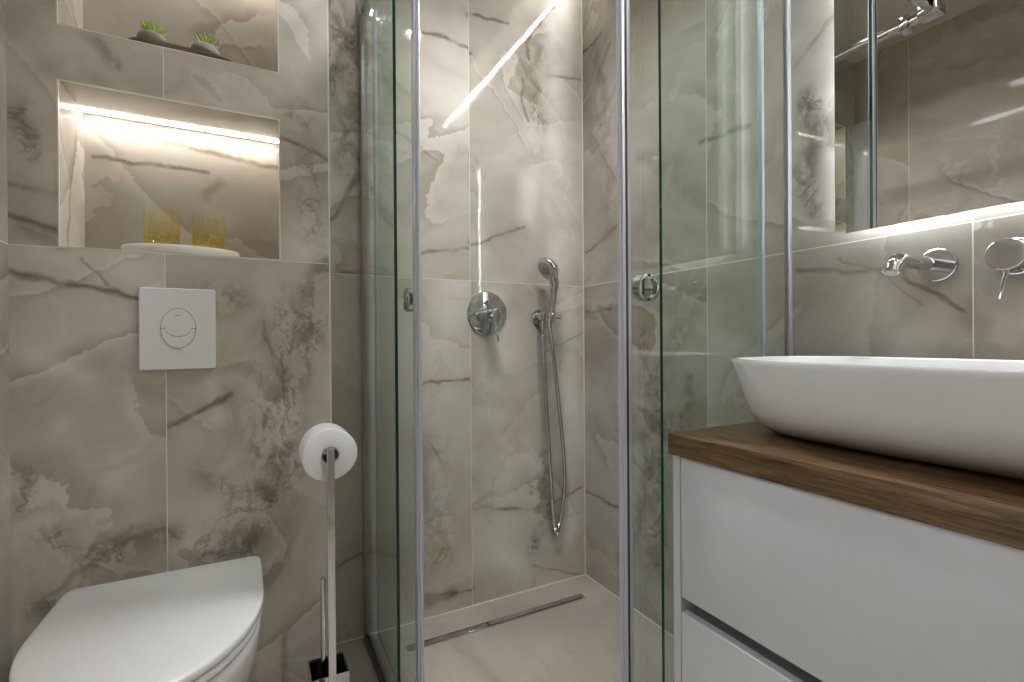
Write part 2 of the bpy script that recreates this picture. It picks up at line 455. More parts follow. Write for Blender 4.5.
NICHE_L = (((-0.373, 1.476), (-0.255, 1.471), 0.012, 0.8), ((-0.255, 1.471), (-0.122, 1.467), 0.012, 0.8), ((-0.243, 1.544), (-0.102, 1.527), 0.014, 0.8), ((-0.102, 1.527), (0.059, 1.494), 0.014, 0.8), ((-0.128, 1.4), (-0.091, 1.434), 0.03, 0.45),)
FAR_L = (((0.518, 2.053), (0.607, 2.053), 0.011, 0.8), ((0.607, 2.053), (0.704, 2.04), 0.011, 0.8), ((0.705, 2.172), (0.858, 2.191), 0.011, 0.8), ((1.081, 2.325), (0.986, 2.209), 0.01, 0.7), ((0.986, 2.209), (0.936, 2.14), 0.01, 0.7), ((0.936, 2.14), (0.949, 2.081), 0.01, 0.7), ((0.922, 1.997), (0.921, 1.892), 0.012, 0.7), ((0.921, 1.892), (0.943, 1.83), 0.012, 0.7), ((1.04, 2.041), (1.216, 2.039), 0.009, 0.6), ((0.509, 1.289), (0.698, 1.315), 0.011, 0.7), ((0.698, 1.337), (0.917, 1.418), 0.011, 0.75), ((0.505, 0.827), (0.698, 0.822), 0.009, 0.7), ((0.694, 0.355), (1.003, 0.327), 0.01, 0.7), ((1.003, 0.327), (1.208, 0.36), 0.01, 0.7), ((0.965, 0.089), (1.195, 0.0), 0.008, 0.6), ((0.514, 0.083), (0.696, 0.067), 0.01, 0.75), ((0.218, 1.376), (0.314, 1.539), 0.014, 0.7), ((0.217, 1.202), (0.311, 1.214), 0.01, 0.8), ((0.21, 0.249), (0.304, 0.281), 0.01, 0.7), ((0.374, 1.723), (0.585, 1.623), 0.008, 0.5), ((1.008, 0.93), (1.213, 1.018), 0.006, 0.4),)
FAR_B = (((0.263, 1.994), (0.276, 1.572), 0.1, 0.6), ((0.935, 2.07), (1.002, 1.85), 0.1, 0.4), ((0.54, 0.593), (0.574, 0.196), 0.12, 0.35), ((0.23, 2.081), (0.294, 1.871), 0.06, 0.7), ((0.294, 1.871), (0.282, 1.639), 0.06, 0.7), ((1.004, 2.127), (0.957, 2.017), 0.05, 0.6), ((0.957, 2.017), (1.04, 1.937), 0.05, 0.6), ((1.014, 0.52), (1.013, 0.301), 0.06, 0.45), ((1.013, 0.301), (0.965, 0.171), 0.06, 0.45), ((0.681, 1.676), (0.74, 1.612), 0.04, 0.45), ((0.518, 0.068), (0.63, 0.076), 0.04, 0.5),)
FAR_P = (((1.1, 2.356), (1.072, 1.864), 0.1, 0.75), ((1.072, 1.864), (1.092, 1.302), 0.1, 0.75), ((0.978, 1.806), (0.953, 1.449), 0.08, 0.7), ((0.819, 1.131), (0.854, 0.136), 0.14, 0.6), ((0.58, 1.052), (0.573, 0.054), 0.1, 0.3), ((1.139, 1.141), (1.131, 0.158), 0.08, 0.45),)
RIGHT_L = (((1.657, 2.166), (1.531, 2.178), 0.011, 0.8), ((1.652, 1.337), (1.42, 1.418), 0.01, 0.7), ((1.655, 1.093), (1.481, 1.095), 0.01, 0.6), ((1.663, 0.352), (1.43, 0.351), 0.011, 0.7), ((1.058, 1.578), (0.894, 1.571), 0.012, 0.7), ((0.76, 1.674), (0.666, 1.73), 0.012, 0.5), ((0.75, 1.149), (0.634, 1.118), 0.01, 0.5), ((0.634, 1.118), (0.527, 1.116), 0.01, 0.5), ((0.527, 1.108), (0.46, 1.072), 0.009, 0.7), ((0.46, 1.072), (0.432, 1.043), 0.009, 0.7), ((1.612, 1.83), (1.43, 1.536), 0.01, 0.4), ((0.656, 1.156), (0.484, 1.054), 0.006, 0.35),)
RIGHT_B = (((1.232, 0.84), (1.261, 0.22), 0.12, 0.5), ((1.547, 1.844), (1.49, 1.399), 0.09, 0.35), ((0.733, 1.567), (0.719, 1.463), 0.05, 0.85), ((0.719, 1.463), (0.749, 1.374), 0.05, 0.85), ((0.741, 1.36), (0.712, 1.278), 0.04, 0.5), ((1.306, 0.624), (1.236, 0.366), 0.06, 0.7), ((1.416, 0.159), (1.282, 0.524), 0.07, 0.5), ((1.103, 0.849), (1.145, 0.653), 0.05, 0.6), ((1.608, 2.233), (1.474, 1.777), 0.05, 0.4), ((1.328, 1.011), (1.28, 0.768), 0.05, 0.45),)
RIGHT_P = (((0.747, 1.723), (0.676, 1.542), 0.05, 0.5), ((0.535, 1.196), (0.451, 1.17), 0.05, 0.35), ((1.558, 0.818), (1.498, 0.59), 0.06, 0.25),)

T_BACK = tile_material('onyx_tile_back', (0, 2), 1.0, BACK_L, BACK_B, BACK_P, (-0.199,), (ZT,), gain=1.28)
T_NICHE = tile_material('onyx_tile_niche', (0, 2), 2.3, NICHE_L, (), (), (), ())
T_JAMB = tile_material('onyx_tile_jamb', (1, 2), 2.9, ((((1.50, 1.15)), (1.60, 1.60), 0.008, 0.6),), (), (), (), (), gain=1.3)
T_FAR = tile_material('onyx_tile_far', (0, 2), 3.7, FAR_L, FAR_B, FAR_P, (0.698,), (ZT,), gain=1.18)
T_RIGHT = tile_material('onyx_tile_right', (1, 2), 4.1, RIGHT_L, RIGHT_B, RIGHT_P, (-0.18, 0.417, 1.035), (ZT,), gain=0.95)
T_LEFT = tile_material('onyx_tile_left', (1, 2), 5.6, (), (), (), (0.02, 0.62, 1.22), (ZT,))

# ================================================================== ROOM SHELL
b = bm_new(); box(b, -2.1, XR+0.15, -1.3, YW+0.15, -0.10, 0.0)
struct('floor', b, FLOORM, 'beige stone floor running level into the shower', 'floor')

DY0, DY1, DZ = 0.14, 0.74, 2.05  # opening of the unseen doorway, added to admit fill light
b = bm_new(); box(b, XL-0.12, XL, DY1, YW+0.12, 0, 2.62); box(b, XL-0.12, XL, -1.2, DY0, 0, 2.62); box(b, XL-0.12, XL, DY0, DY1, DZ, 2.62)
struct('wall_left', b, T_LEFT, 'beige onyx tiled wall at the far left edge', 'wall')
b = bm_new(); box(b, XR, XR+0.12, YN, YW+0.12, 0, 2.62)
struct('wall_right', b, T_RIGHT, 'beige onyx tiled wall behind washbasin, mirror and shower', 'wall')
b = bm_new(); box(b, XL, XR, YW, YW+0.12, 0, 2.62)
struct('wall_far', b, T_FAR, 'beige onyx tiled wall carrying the shower fittings', 'wall')

# boxed-out wall behind the toilet, with two niches (one mesh: front grid with openings, jambs, niche backs)
NX0, NX1 = -0.397, 0.0575
NICHES = ((1.2015, 1.580), (1.708, 2.087))
NYB = 1.655
b = bm_new()
xs = [XL, NX0, NX1, XB]; zs = [0, NICHES[0][0], NICHES[0][1], NICHES[1][0], NICHES[1][1], ZC]
def quad(bm, pts, mat):
    f = bm.faces.new([bm.verts.new(p) for p in pts]); f.material_index = mat; return f
for i in range(3):
    for j in range(5):
        if i == 1 and j in (1, 3): continue
        quad(b, [(xs[i], YB, zs[j]), (xs[i+1], YB, zs[j]), (xs[i+1], YB, zs[j+1]), (xs[i], YB, zs[j+1])], 0)
quad(b, [(XB, YB, 0), (XB, YW, 0), (XB, YW, ZC), (XB, YB, ZC)], 2)
quad(b, [(XL, YB, ZC), (XB, YB, ZC), (XB, YW, ZC), (XL, YW, ZC)], 0)
quad(b, [(XL, YW, 0), (XL, YB, 0), (XL, YB, ZC), (XL, YW, ZC)], 2)
quad(b, [(XL, YW-0.001, 0), (XB, YW-0.001, 0), (XB, YW-0.001, ZC), (XL, YW-0.001, ZC)], 0)
for (z0, z1) in NICHES:
    quad(b, [(NX0, NYB, z0), (NX1, NYB, z0), (NX1, NYB, z1), (NX0, NYB, z1)], 1)
    quad(b, [(NX0, YB, z0), (NX0, NYB, z0), (NX0, NYB, z1), (NX0, YB, z1)], 2)
    quad(b, [(NX1, NYB, z0), (NX1, YB, z0), (NX1, YB, z1), (NX1, NYB, z1)], 2)
    quad(b, [(NX0, YB, z0), (NX1, YB, z0), (NX1, NYB, z0), (NX0, NYB, z0)], 1)
    quad(b, [(NX0, YB, z1), (NX0, NYB, z1), (NX1, NYB, z1), (NX1, YB, z1)], 1)
bmesh.ops.remove_doubles(b, verts=b.verts[:], dist=1e-5)
struct('wall_back', b, [T_BACK, T_NICHE, T_JAMB], 'beige onyx tiled wall with two lit niches above the toilet', 'wall')

# slim cream corner trims round the niches and down the end of the boxed wall
def trim_frame(name, z0, z1, label):
    b = bm_new(); t = 0.0022; y0, y1 = YB-0.0008, YB+0.004
    box(b, NX0-t, NX0+0.0004, y0, y1, z0-t, z1+t); box(b, NX1-0.0004, NX1+t, y0, y1, z0-t, z1+t)
    box(b, NX0+0.0004, NX1-0.0004, y0, y1, z0-t, z0+0.0004); box(b, NX0+0.0004, NX1-0.0004, y0, y1, z1-0.0004, z1+t)
    struct(name, b, TRIMW, label, 'trim')
trim_frame('trim_1', *NICHES[0], 'thin cream edge trim round the lower lit niche')
trim_frame('trim_2', *NICHES[1], 'thin cream edge trim round the upper lit niche')
b = bm_new(); box(b, XB-0.003, XB+0.001, YB-0.001, YB+0.003, 0, ZC)
struct('trim_3', b, TRIMW, 'thin cream edge trim down the corner beside the shower', 'trim')
# cream silicone joint in the shower corner and along the far wall's foot
b = bm_new(); box(b, XR-0.004, XR, YW-0.004, YW, 0, ZC)
struct('trim_4', b, TRIMW, 'cream joint down the inner corner of the shower', 'trim')
b = bm_new(); box(b, XB, XR-0.004, YW-0.004, YW, 0, 0.003); box(b, XR-0.003, XR, 0.80, YW-0.004, 0, 0.003)
struct('trim_5', b, TRIMW, 'cream joint where the shower floor meets the tiles', 'trim')

# near wall behind the viewer; unseen doorway in the left wall and lit hall, added for fill light
b = bm_new(); box(b, XL, XR, YN-0.12, YN, 0, 2.62)
struct('wall_near', b, T_FAR, 'beige tiled wall behind the viewer', 'wall')
HX = -2.0
b = bm_new()
for (a0, a1) in ((DY0-0.06, DY0+0.015), (DY1-0.015, DY1+0.06)): box(b, XL-0.13, XL+0.012, a0, a1, 0, DZ+0.06, 0.002)
box(b, XL-0.13, XL+0.012, DY0+0.015, DY1-0.015, DZ-0.015, DZ+0.06, 0.002)
struct('added_doorway', b, WHITEPAINT, 'white frame of the unseen doorway added beside the viewer for fill light', 'door frame')
b = bm_new(); box(b, HX-0.1, HX, -1.2, 1.6, 0, 2.62)
struct('wall_hall', b, WHITEPAINT, 'white wall of the added hall opposite the bathroom doorway', 'wall')
b = bm_new(); box(b, HX, XL-0.12, -1.3, -1.2, 0, 2.62); box(b, HX, XL-0.12, 1.6, 1.7, 0, 2.62)
struct('wall_hall_ends', b, WHITEPAINT, 'white end walls of the added hall outside', 'wall')

# ceiling: lowered slab that stops short of the right wall, leaving a light cove
CX = 1.02
b = bm_new()
box(b, XL, CX, YN, YW, ZC, 2.56); box(b, -2.1, XR+0.15, -1.3, YW+0.15, 2.56, 2.64)
struct('ceiling', b, PAINT, 'beige ceiling with a light cove along the right wall', 'ceiling')

# ================================================================== LIGHTS OF THE ROOM
WARM = (0.975, 0.985, 1.0); NEUT = (0.97, 0.985, 1.0); COOL = (0.89, 0.945, 1.0)
M_LENS = emit('downlight_glow', WARM, E_DOWNLIGHT)
M_COVE = emit('cove_glow', NEUT, E_COVE)
M_NICHE = emit('niche_glow', (1.0, 0.965, 0.92), E_NICHE)
M_MIRR = emit('mirror_glow', COOL, E_MIRROR)

M_FRONT_FILL = emit('front_fill_glow', WARM, E_FRONT_FILL)
def downlight(x, y, label, mat=None):
    t = thing('ceiling_downlight', label, 'downlight', (x, y, ZC), 'round ceiling downlights')
    b = bm_new(); lathe(b, [(0.0425, -0.001), (0.0425, -0.036), (0.0445, -0.038), (0.0480, -0.038), (0.0490, -0.036), (0.0490, 0.0), (0.0425, 0.0), (0.0425, -0.001)], (x, y, ZC), n=40)
    obj('baffle_ring', b, BAFFLE, t, 40)
    b = bm_new(); lathe(b, [(0, -0.003), (0.042, -0.003), (0.042, -0.0005), (0, -0.0005)], (x, y, ZC), n=40)
    obj('lens', b, mat or M_LENS, t)
downlight(0.476, 1.108, 'round ceiling downlight over the glass shower door, left of the other')
downlight(0.660, 1.090, 'round ceiling downlight over the shower, right of the other')
downlight(0.900, -0.300, 'unseen round ceiling downlight added behind the viewer as frontal fill', M_FRONT_FILL)  # put in to brighten surfaces facing the camera

def strip(name, x0, x1, y0, y1, z0, z1, face, mat, label, group=None):
    """aluminium channel with a glowing diffuser on one side; face: 'x-' or 'z-'"""
    t = thing(name, label, 'light strip', ((x0+x1)/2, (y0+y1)/2, z0), group)
    b = bm_new()
    if face == 'x-':
        box(b, x0+0.003, x1, y0, y1, z0, z1)
        obj('channel', b, ALU, t)
        b = bm_new(); box(b, x0, x0+0.003, y0, y1, z0+0.001, z0+0.005); box(b, x0, x0+0.003, y0, y1, z1-0.005, z1-0.001)
    else:
        box(b, x0, x1, y0, y1, z0+0.003, z1)
        obj('channel', b, ALU, t)
        b = bm_new(); box(b, x0, x1, y0, y1, z0, z0+0.003)
    obj('diffuser', b, mat, t)
strip('cove_light_strip', XR-0.016, XR, 0.05, YW-0.10, 2.478, 2.496, 'x-', M_COVE, 'long light strip hidden in the ceiling cove over the right wall')
strip('niche_light_strip', NX0+0.002, NX1-0.002, 1.613, 1.627, NICHES[0][1]-0.004, NICHES[0][1], 'z-', M_NICHE, 'glowing light strip under the top of the lower niche', 'niche light strips')
strip('niche_light_strip', NX0+0.002, NX1-0.002, 1.613, 1.627, NICHES[1][1]-0.004, NICHES[1][1], 'z-', M_NICHE, 'glowing light strip in the upper niche', 'niche light strips')

M_HALL_FILL = emit('hall_fill_glow', COOL, E_HALL_FILL)  # invented hall source that fills the basin and vanity fronts
t = thing('hall_fill_lamp', 'unseen flat fill lamp added in the hall outside the doorway', 'ceiling lamp', (-1.25, 0.44, 2.56))
b = bm_new(); box(b, -1.65, -0.85, 0.04, 0.84, 2.52, 2.56, 0.004); obj('lamp_body', b, WHITEPL, t)
b = bm_new(); box(b, -1.62, -0.88, 0.07, 0.81, 2.514, 2.52); obj('diffuser', b, M_HALL_FILL, t)

# ================================================================== MIRROR
MY0, MY1, MZ0, MZ1, MX = 0.055, 0.650, 1.214, 2.04, 1.177
t = thing('mirror', 'large frameless backlit wall mirror above the washbasin', 'mirror', (XR, (MY0+MY1)/2, MZ0))
MIRM = simple('mirror_silver', (0.86, 0.86, 0.84), 0.0, 1.0, var=0.0)
b = bm_new(); box(b, MX, MX+0.005, MY0, MY1, MZ0, MZ1, 0.0008, 1); obj('mirror_glass', b, MIRM, t)
b = bm_new(); box(b, MX+0.005, XR, MY0+0.035, MY1-0.035, MZ0+0.035, MZ1-0.035); obj('mounting_box', b, WHITEPL, t)
b = bm_new(); e = 0.004
for (y0, y1, z0, z1) in ((MY0+0.031, MY0+0.035, MZ0+0.035, MZ1-0.035), (MY1-0.035, MY1-0.031, MZ0+0.035, MZ1-0.035),
                         (MY0+0.035, MY1-0.035, MZ0+0.031, MZ0+0.035), (MY0+0.035, MY1-0.035, MZ1-0.035, MZ1-0.031)):
    box(b, MX+0.008, XR-0.004, y0, y1, z0, z1)
obj('back_light', b, M_MIRR, t)

# ================================================================== SHOWER ENCLOSURE
t = thing('shower_enclosure', 'glass corner shower enclosure with two half open sliding doors', 'shower enclosure', (XG, YG, 0))
def pane(name, x0, x1, y0, y1, z0, z1, parent, thin):
    b = bm_new(); fs = box(b, x0, x1, y0, y1, z0, z1)
    for f in fs:
        n = f.normal if f.normal.length > 0 else None
        f.normal_update(); n = f.normal
        if abs(n[thin]) < 0.5: f.material_index = 1
    return obj(name, b, [GLASS, GLASSEDGE], parent)
ZG0, ZG1 = 0.016, 2.058
# left side (plane X = XG): fixed pane at the far wall, door behind it
pane('fixed_panel', XG-0.004, XG+0.004, 1.238, YW-0.012, ZG0, ZG1, t, 0)
dl = pane('sliding_door', XG+0.026, XG+0.034, 1.166, 1.605, 0.02, ZG1, t, 0)
b = bm_new(); box(b, XG+0.022, XG+0.038, 1.142, 1.166, 0.02, ZG1, 0.003); obj('edge_profile', b, ALU, dl, 40)
b = bm_new(); box(b, XG+0.027, XG+0.033, 1.136, 1.142, 0.02, ZG1); obj('magnetic_seal', b, SEALM, dl)
b = bm_new(); box(b, XG+0.024, XG+0.036, 1.598, 1.610, 0.02, ZG1, 0.002); obj('rear_seal', b, SEALM, dl, 40)
b = bm_new(); box(b, XG-0.0065, XG+0.0065, YW-0.014, YW, 0.0, ZG1+0.06, 0.0015); obj('wall_profile', b, GREYPROF, t, 40)
b = bm_new(); box(b, XG-0.010, XG+0.010, 1.238, YW-0.022, 0.0, ZG0, 0.002); obj('floor_profile', b, DARKALU, t, 40)
# right side (plane Y = YG)
pane('fixed_panel', 0.765, XR-0.012, YG-0.004, YG+0.004, ZG0, ZG1, t, 1)
dr = pane('sliding_door', 0.702, 1.140, YG+0.026, YG+0.034, 0.02, ZG1, t, 1)
b = bm_new(); box(b, 0.6805, 0.704, YG+0.022, YG+0.038, 0.02, ZG1, 0.003); ep = obj('edge_profile', b, ALU, dr, 40)
b = bm_new(); box(b, 0.6880, 0.6935, YG+0.0214, YG+0.0222, 0.02, ZG1); obj('groove_seal', b, DARKSEAL, ep)
b = bm_new(); box(b, 0.6745, 0.6805, YG+0.027, YG+0.033, 0.02, ZG1); obj('magnetic_seal', b, SEALM, dr)
b = bm_new(); box(b, 1.133, 1.144, YG+0.024, YG+0.036, 0.02, ZG1, 0.002); obj('rear_seal', b, SEALM, dr, 40)
b = bm_new(); box(b, XR-0.014, XR, YG-0.0065, YG+0.0065, 0.0, ZG1+0.06, 0.0015); obj('wall_profile', b, GREYPROF, t, 40)
b = bm_new(); box(b, 0.765, XR-0.022, YG-0.010, YG+0.010, 0.0, ZG0, 0.002); obj('floor_profile', b, DARKALU, t, 40)
# top rails, corner block, wall brackets, roller clamps
RX, RY = XG+0.015, YG+0.015
b = bm_new(); box(b, RX-0.012, RX+0.012, RY+0.04, YW, ZG1+0.002, ZG1+0.032, 0.004); obj('top_rail', b, CHROME, t, 40)
b = bm_new(); box(b, RX+0.04, XR, RY-0.012, RY+0.012, ZG1+0.002, ZG1+0.032, 0.004); obj('top_rail', b, CHROME, t, 40)
b = bm_new(); box(b, RX-0.020, RX+0.04, RY-0.020, RY+0.04, ZG1-0.006, ZG1+0.038, 0.005); obj('corner_block', b, CHROME, t, 40)
b = bm_new(); lathe(b, [(0, 0), (0.031, 0), (0.031, 0.010), (0.026, 0.020), (0, 0.020)], (RX, YW, ZG1+0.017), (0, -1, 0), 32); obj('wall_bracket', b, CHROME, t, 40)
b = bm_new(); lathe(b, [(0, 0), (0.031, 0), (0.031, 0.010), (0.026, 0.020), (0, 0.020)], (XR, RY, ZG1+0.017), (-1, 0, 0), 32); obj('wall_bracket', b, CHROME, t, 40)
for (x, y) in ((RX, RY+0.085), (RX, RY+0.46)):
    b = bm_new(); box(b, x-0.026, x+0.026, y-0.014, y+0.014, ZG1-0.012, ZG1+0.038, 0.002); obj('roller_clamp', b, CHROME, t, 40)
for (x, y) in ((0.74, RY), (1.08, RY)):
    b = bm_new(); box(b, x-0.014, x+0.014, y-0.026, y+0.026, ZG1-0.012, ZG1+0.038, 0.002); obj('roller_clamp', b, CHROME, t, 40)
b = bm_new(); lathe(b, [(0, 0), (0.010, 0), (0.010, 0.055), (0, 0.055)], (RX+0.055, RY-0.022, ZG1-0.008), n=20); obj('corner_pin', b, CHROME, t, 40)
# round finger-pull handles
def pull(origin, axis, parent):
    b = bm_new()
    h = 0.012
    lathe(b, [(0.0, 0.003), (0.0235, 0.003), (0.0235, h-0.002), (0.0250, h), (0.0290, h), (0.0310, h-0.002), (0.0310, -h+0.002),
              (0.0290, -h), (0.0250, -h), (0.0235, -h+0.002), (0.0235, -0.003), (0.0, -0.003)], origin, axis, 40)
    obj('handle', b, CHROME, parent, 35)
pull((0.7505, YG+0.030, 1.091), (0, -1, 0), dr)
pull((XG+0.030, 1.216, 1.083), (-1, 0, 0), dl)

# ================================================================== SHOWER FITTINGS
def rosette(bm, c, ax, r, th, n=48):
    lathe(bm, [(0, 0), (r, 0), (r, th-0.0015), (r-0.002, th), (0, th)], c, ax, n)
vx, vz = 0.765, 1.078
t = thing('shower_mixer', 'round chrome shower mixer plate with lever on the tiled wall', 'shower mixer', (vx, YW, vz))
b = bm_new(); lathe(b, [(0, 0), (0.081, 0), (0.081, 0.004), (0.078, 0.007), (0.05, 0.009), (0, 0.0095)], (vx, YW, vz), (0, -1, 0), 64); obj('wall_plate', b, CHROME, t, 30)
b = bm_new(); lathe(b, [(0, 0.0), (0.0245, 0.0), (0.0245, 0.036), (0.0225, 0.039), (0.0225, 0.043), (0.0245, 0.046), (0.0245, 0.070), (0.022, 0.073), (0, 0.074)], (vx, YW-0.008, vz-0.010), (0, -1, 0), 40); obj('control_knob', b, CHROME, t, 30)
b = bm_new(); tube(b, [(vx+0.003, YW-0.066, vz-0.030), (vx+0.006, YW-0.070, vz-0.066), (vx+0.010, YW-0.076, vz-0.104)], [0.0045, 0.004, 0.0045], 12); obj('lever', b, CHROME, t, 40)
b = bm_new(); lathe(b, [(0, 0), (0.010, 0), (0.010, 0.016), (0.0085, 0.018), (0, 0.018)], (vx, YW-0.008, vz+0.040), (0, -1, 0), 24); obj('diverter_button', b, CHROME, t, 30)

hx, hz = 0.988, 1.069
t = thing('shower_holder', 'chrome wall outlet with shower holder under the hand shower', 'shower holder', (hx, YW, hz))
b = bm_new(); rosette(b, (hx, YW, hz), (0, -1, 0), 0.030, 0.010); obj('wall_rosette', b, CHROME, t, 30)
b = bm_new(); lathe(b, [(0, 0), (0.017, 0), (0.017, 0.030), (0.015, 0.034), (0, 0.034)], (hx, YW-0.009, hz), (0, -1, 0), 32); obj('holder_arm', b, CHROME, t, 30)
hc = Vector((hx+0.022, YW-0.055, hz))     # clip centre
b = bm_new(); lathe(b, [(0.0155, -0.016), (0.020, -0.016), (0.021, -0.014), (0.021, 0.014), (0.020, 0.016), (0.0155, 0.016), (0.0155, -0.016)], hc, (0.02, -0.12, 1), 32); obj('holder_clip', b, CHROME, t, 35)
b = bm_new(); lathe(b, [(0, 0), (0.0105, 0), (0.0105, 0.020), (0.009, 0.022), (0, 0.022)], hc+Vector((0.020, 0, 0)), (1, -0.2, 0), 24); obj('clip_button', b, CHROME, t, 35)
b = bm_new(); lathe(b, [(0, 0), (0.0085, 0), (0.0085, 0.020), (0, 0.020)], (hx+0.002, YW-0.026, hz-0.036), (0, 0, 1), 24); obj('hose_outlet', b, CHROME, t, 35)

t = thing('hand_shower', 'chrome hand shower with round head hanging in its wall holder', 'hand shower', hc)
hb = hc + Vector((-0.003, 0.004, -0.026)); htp = hc + Vector((0.006, -0.020, 0.125))
b = bm_new()
tube(b, spline([hb, hc+Vector((0, 0, 0.0)), hc+Vector((0.004, -0.006, 0.05)), hc+Vector((0.006, -0.014, 0.10)), htp, hc+Vector((-0.006, -0.022, 0.162))], 8),
     [0.0115]*8 + [0.0130]*8 + [0.0150]*8 + [0.0170]*8 + [0.0190]*8 + [0.022], 24)
obj('handle', b, CHROME, t, 50)
hd = Vector((-0.80, -0.12, -0.58)).normalized()          # spray direction
hcen = hc + Vector((-0.024, -0.022, 0.180))
b = bm_new(); lathe(b, [(0, -0.032), (0.014, -0.031), (0.028, -0.026), (0.040, -0.016), (0.0475, -0.004), (0.049, 0.003), (0.047, 0.008), (0.043, 0.009), (0, 0.009)], hcen, hd, 48)
obj('shower_head', b, CHROME, t, 50)
b = bm_new(); lathe(b, [(0, 0.0091), (0.040, 0.0091), (0.038, 0.0125), (0.026, 0.0125), (0.025, 0.0105), (0, 0.0105)], hcen, hd, 48)
SPRAY = simple('spray_face_grey', (0.55, 0.56, 0.56), 0.3, 0.5)
fc = obj('spray_face', b, SPRAY, t, 40, label='grey spray face')
b = bm_new(); fx, fy, fz = frame_of(hd)
for rr, nn in ((0.008, 6), (0.016, 11), (0.032, 20)):
    for i in range(nn):
        a = 2*pi*i/nn; lathe(b, [(0.0014, 0.010), (0.0012, 0.0145), (0, 0.0148)], hcen+fx*rr*cos(a)+fy*rr*sin(a), hd, 8)
obj('nozzles', b, DARKSEAL, fc)

y0 = YW-0.026
pts = [(hx+0.002, y0, hz-0.034), (hx+0.005, y0, hz-0.12), (hx+0.018, YW-0.028, 0.70), (hx+0.036, YW-0.026, 0.45), (hx+0.050, YW-0.024, 0.28), (hx+0.060, YW-0.022, 0.212),
       (hx+0.072, YW-0.020, 0.222), (hx+0.090, YW-0.022, 0.29), (hx+0.101, YW-0.026, 0.40), (hx+0.095, YW-0.030, 0.52), (hx+0.068, YW-0.040, 0.72), (hx+0.036, YW-0.050, 0.93), tuple(hb+Vector((0.0, 0.001, 0.004)))]
b = bm_new(); sp = spline(pts, 40)
tube(b, sp, [0.0088 if i % 2 else 0.0076 for i in range(len(sp))], 12)
tag(obj('shower_hose', b, CHROME, None, 60), 'long looping chrome hose hanging below the hand shower', 'shower hose')

t = thing('shower_drain', 'narrow steel linear drain in the shower floor', 'drain', (0.755, 1.5275, 0))
DX = (0.415, 1.095); DY = (1.512, 1.543)
b = bm_new()
box(b, DX[0], DX[1], DY[0], DY[0]+0.003, 0, 0.003); box(b, DX[0], DX[1], DY[1]-0.003, DY[1], 0, 0.003)
box(b, DX[0], DX[0]+0.012, DY[0]+0.003, DY[1]-0.003, 0, 0.003); box(b, DX[1]-0.012, DX[1], DY[0]+0.003, DY[1]-0.003, 0, 0.003)
obj('drain_frame', b, STEEL, t)
b = bm_new(); box(b, DX[0]+0.014, 0.697, DY[0]+0.005, DY[1]-0.005, 0.0005, 0.0035, 0.0008, 1); obj('drain_cover', b, CHROME, t)
b = bm_new(); box(b, 0.700, DX[1]-0.014, DY[0]+0.005, DY[1]-0.005, 0.0005, 0.0055, 0.0008, 1); obj('drain_cover', b, STEEL, t)
b = bm_new(); box(b, DX[0]+0.012, DX[1]-0.012, DY[0]+0.003, DY[1]-0.003, 0.0, 0.0004); obj('drain_channel', b, DARKSEAL, t)

# ================================================================== VANITY
CTX0, CTY0, CTY1, CTZ0, CTZ1 = 0.760, -0.045, 0.755, 0.740, 0.784
FX = 0.770
t = thing('vanity_cabinet', 'white wall hung vanity cabinet with two wide drawers', 'cabinet', (XR, 0.355, 0.13))
b = bm_new()
BY1 = 0.751; PT = 0.019
box(b, FX, XR-0.002, BY1-PT, BY1, 0.13, CTZ0, 0.0008, 1)
box(b, FX, XR-0.002, CTY0+0.004, CTY0+0.004+PT, 0.13, CTZ0, 0.0008, 1)
box(b, FX+0.022, XR-0.002, CTY0+0.004+PT, BY1-PT, 0.13, 0.148); box(b, XR-0.02, XR-0.002, CTY0+0.004+PT, BY1-PT, 0.148, CTZ0)
box(b, FX+0.060, FX+0.078, CTY0+0.004+PT, BY1-PT, 0.148, CTZ0)
obj('cabinet_body', b, LACQUER, t)
DYa, DYb = CTY0+0.025, 0.7295
b = bm_new(); box(b, FX, FX+0.019, DYa, DYb, 0.449, CTZ0-0.003, 0.0012, 2); obj('drawer', b, LACQUER, t, 40)
b = bm_new()
prof = [(FX, 0.135), (FX, 0.4165), (FX+0.0012, 0.4177), (FX+0.019, 0.4177), (FX+0.019, 0.135)]
loft(b, [[(x, DYa, z) for x, z in prof], [(x, DYb, z) for x, z in prof]]); obj('drawer', b, LACQUER, t)
b = bm_new(); box(b, FX+0.040, FX+0.044, DYa-0.001, DYb+0.0015, 0.395, 0.470); box(b, FX+0.022, FX+0.040, DYa-0.001, DYb+0.0015, 0.466, 0.470); box(b, FX+0.022, FX+0.040, DYa-0.001, DYb+0.0015, 0.393, 0.397)
obj('grip_channel', b, GREYPROF, t)

b = bm_new(); box(b, CTX0, XR-0.001, CTY0-0.015, CTY1, CTZ0, CTZ1, 0.0015, 2)
tag(obj('vanity_countertop', b, OAK, None, 40), 'thick brown oak countertop under the white washbasin', 'countertop')

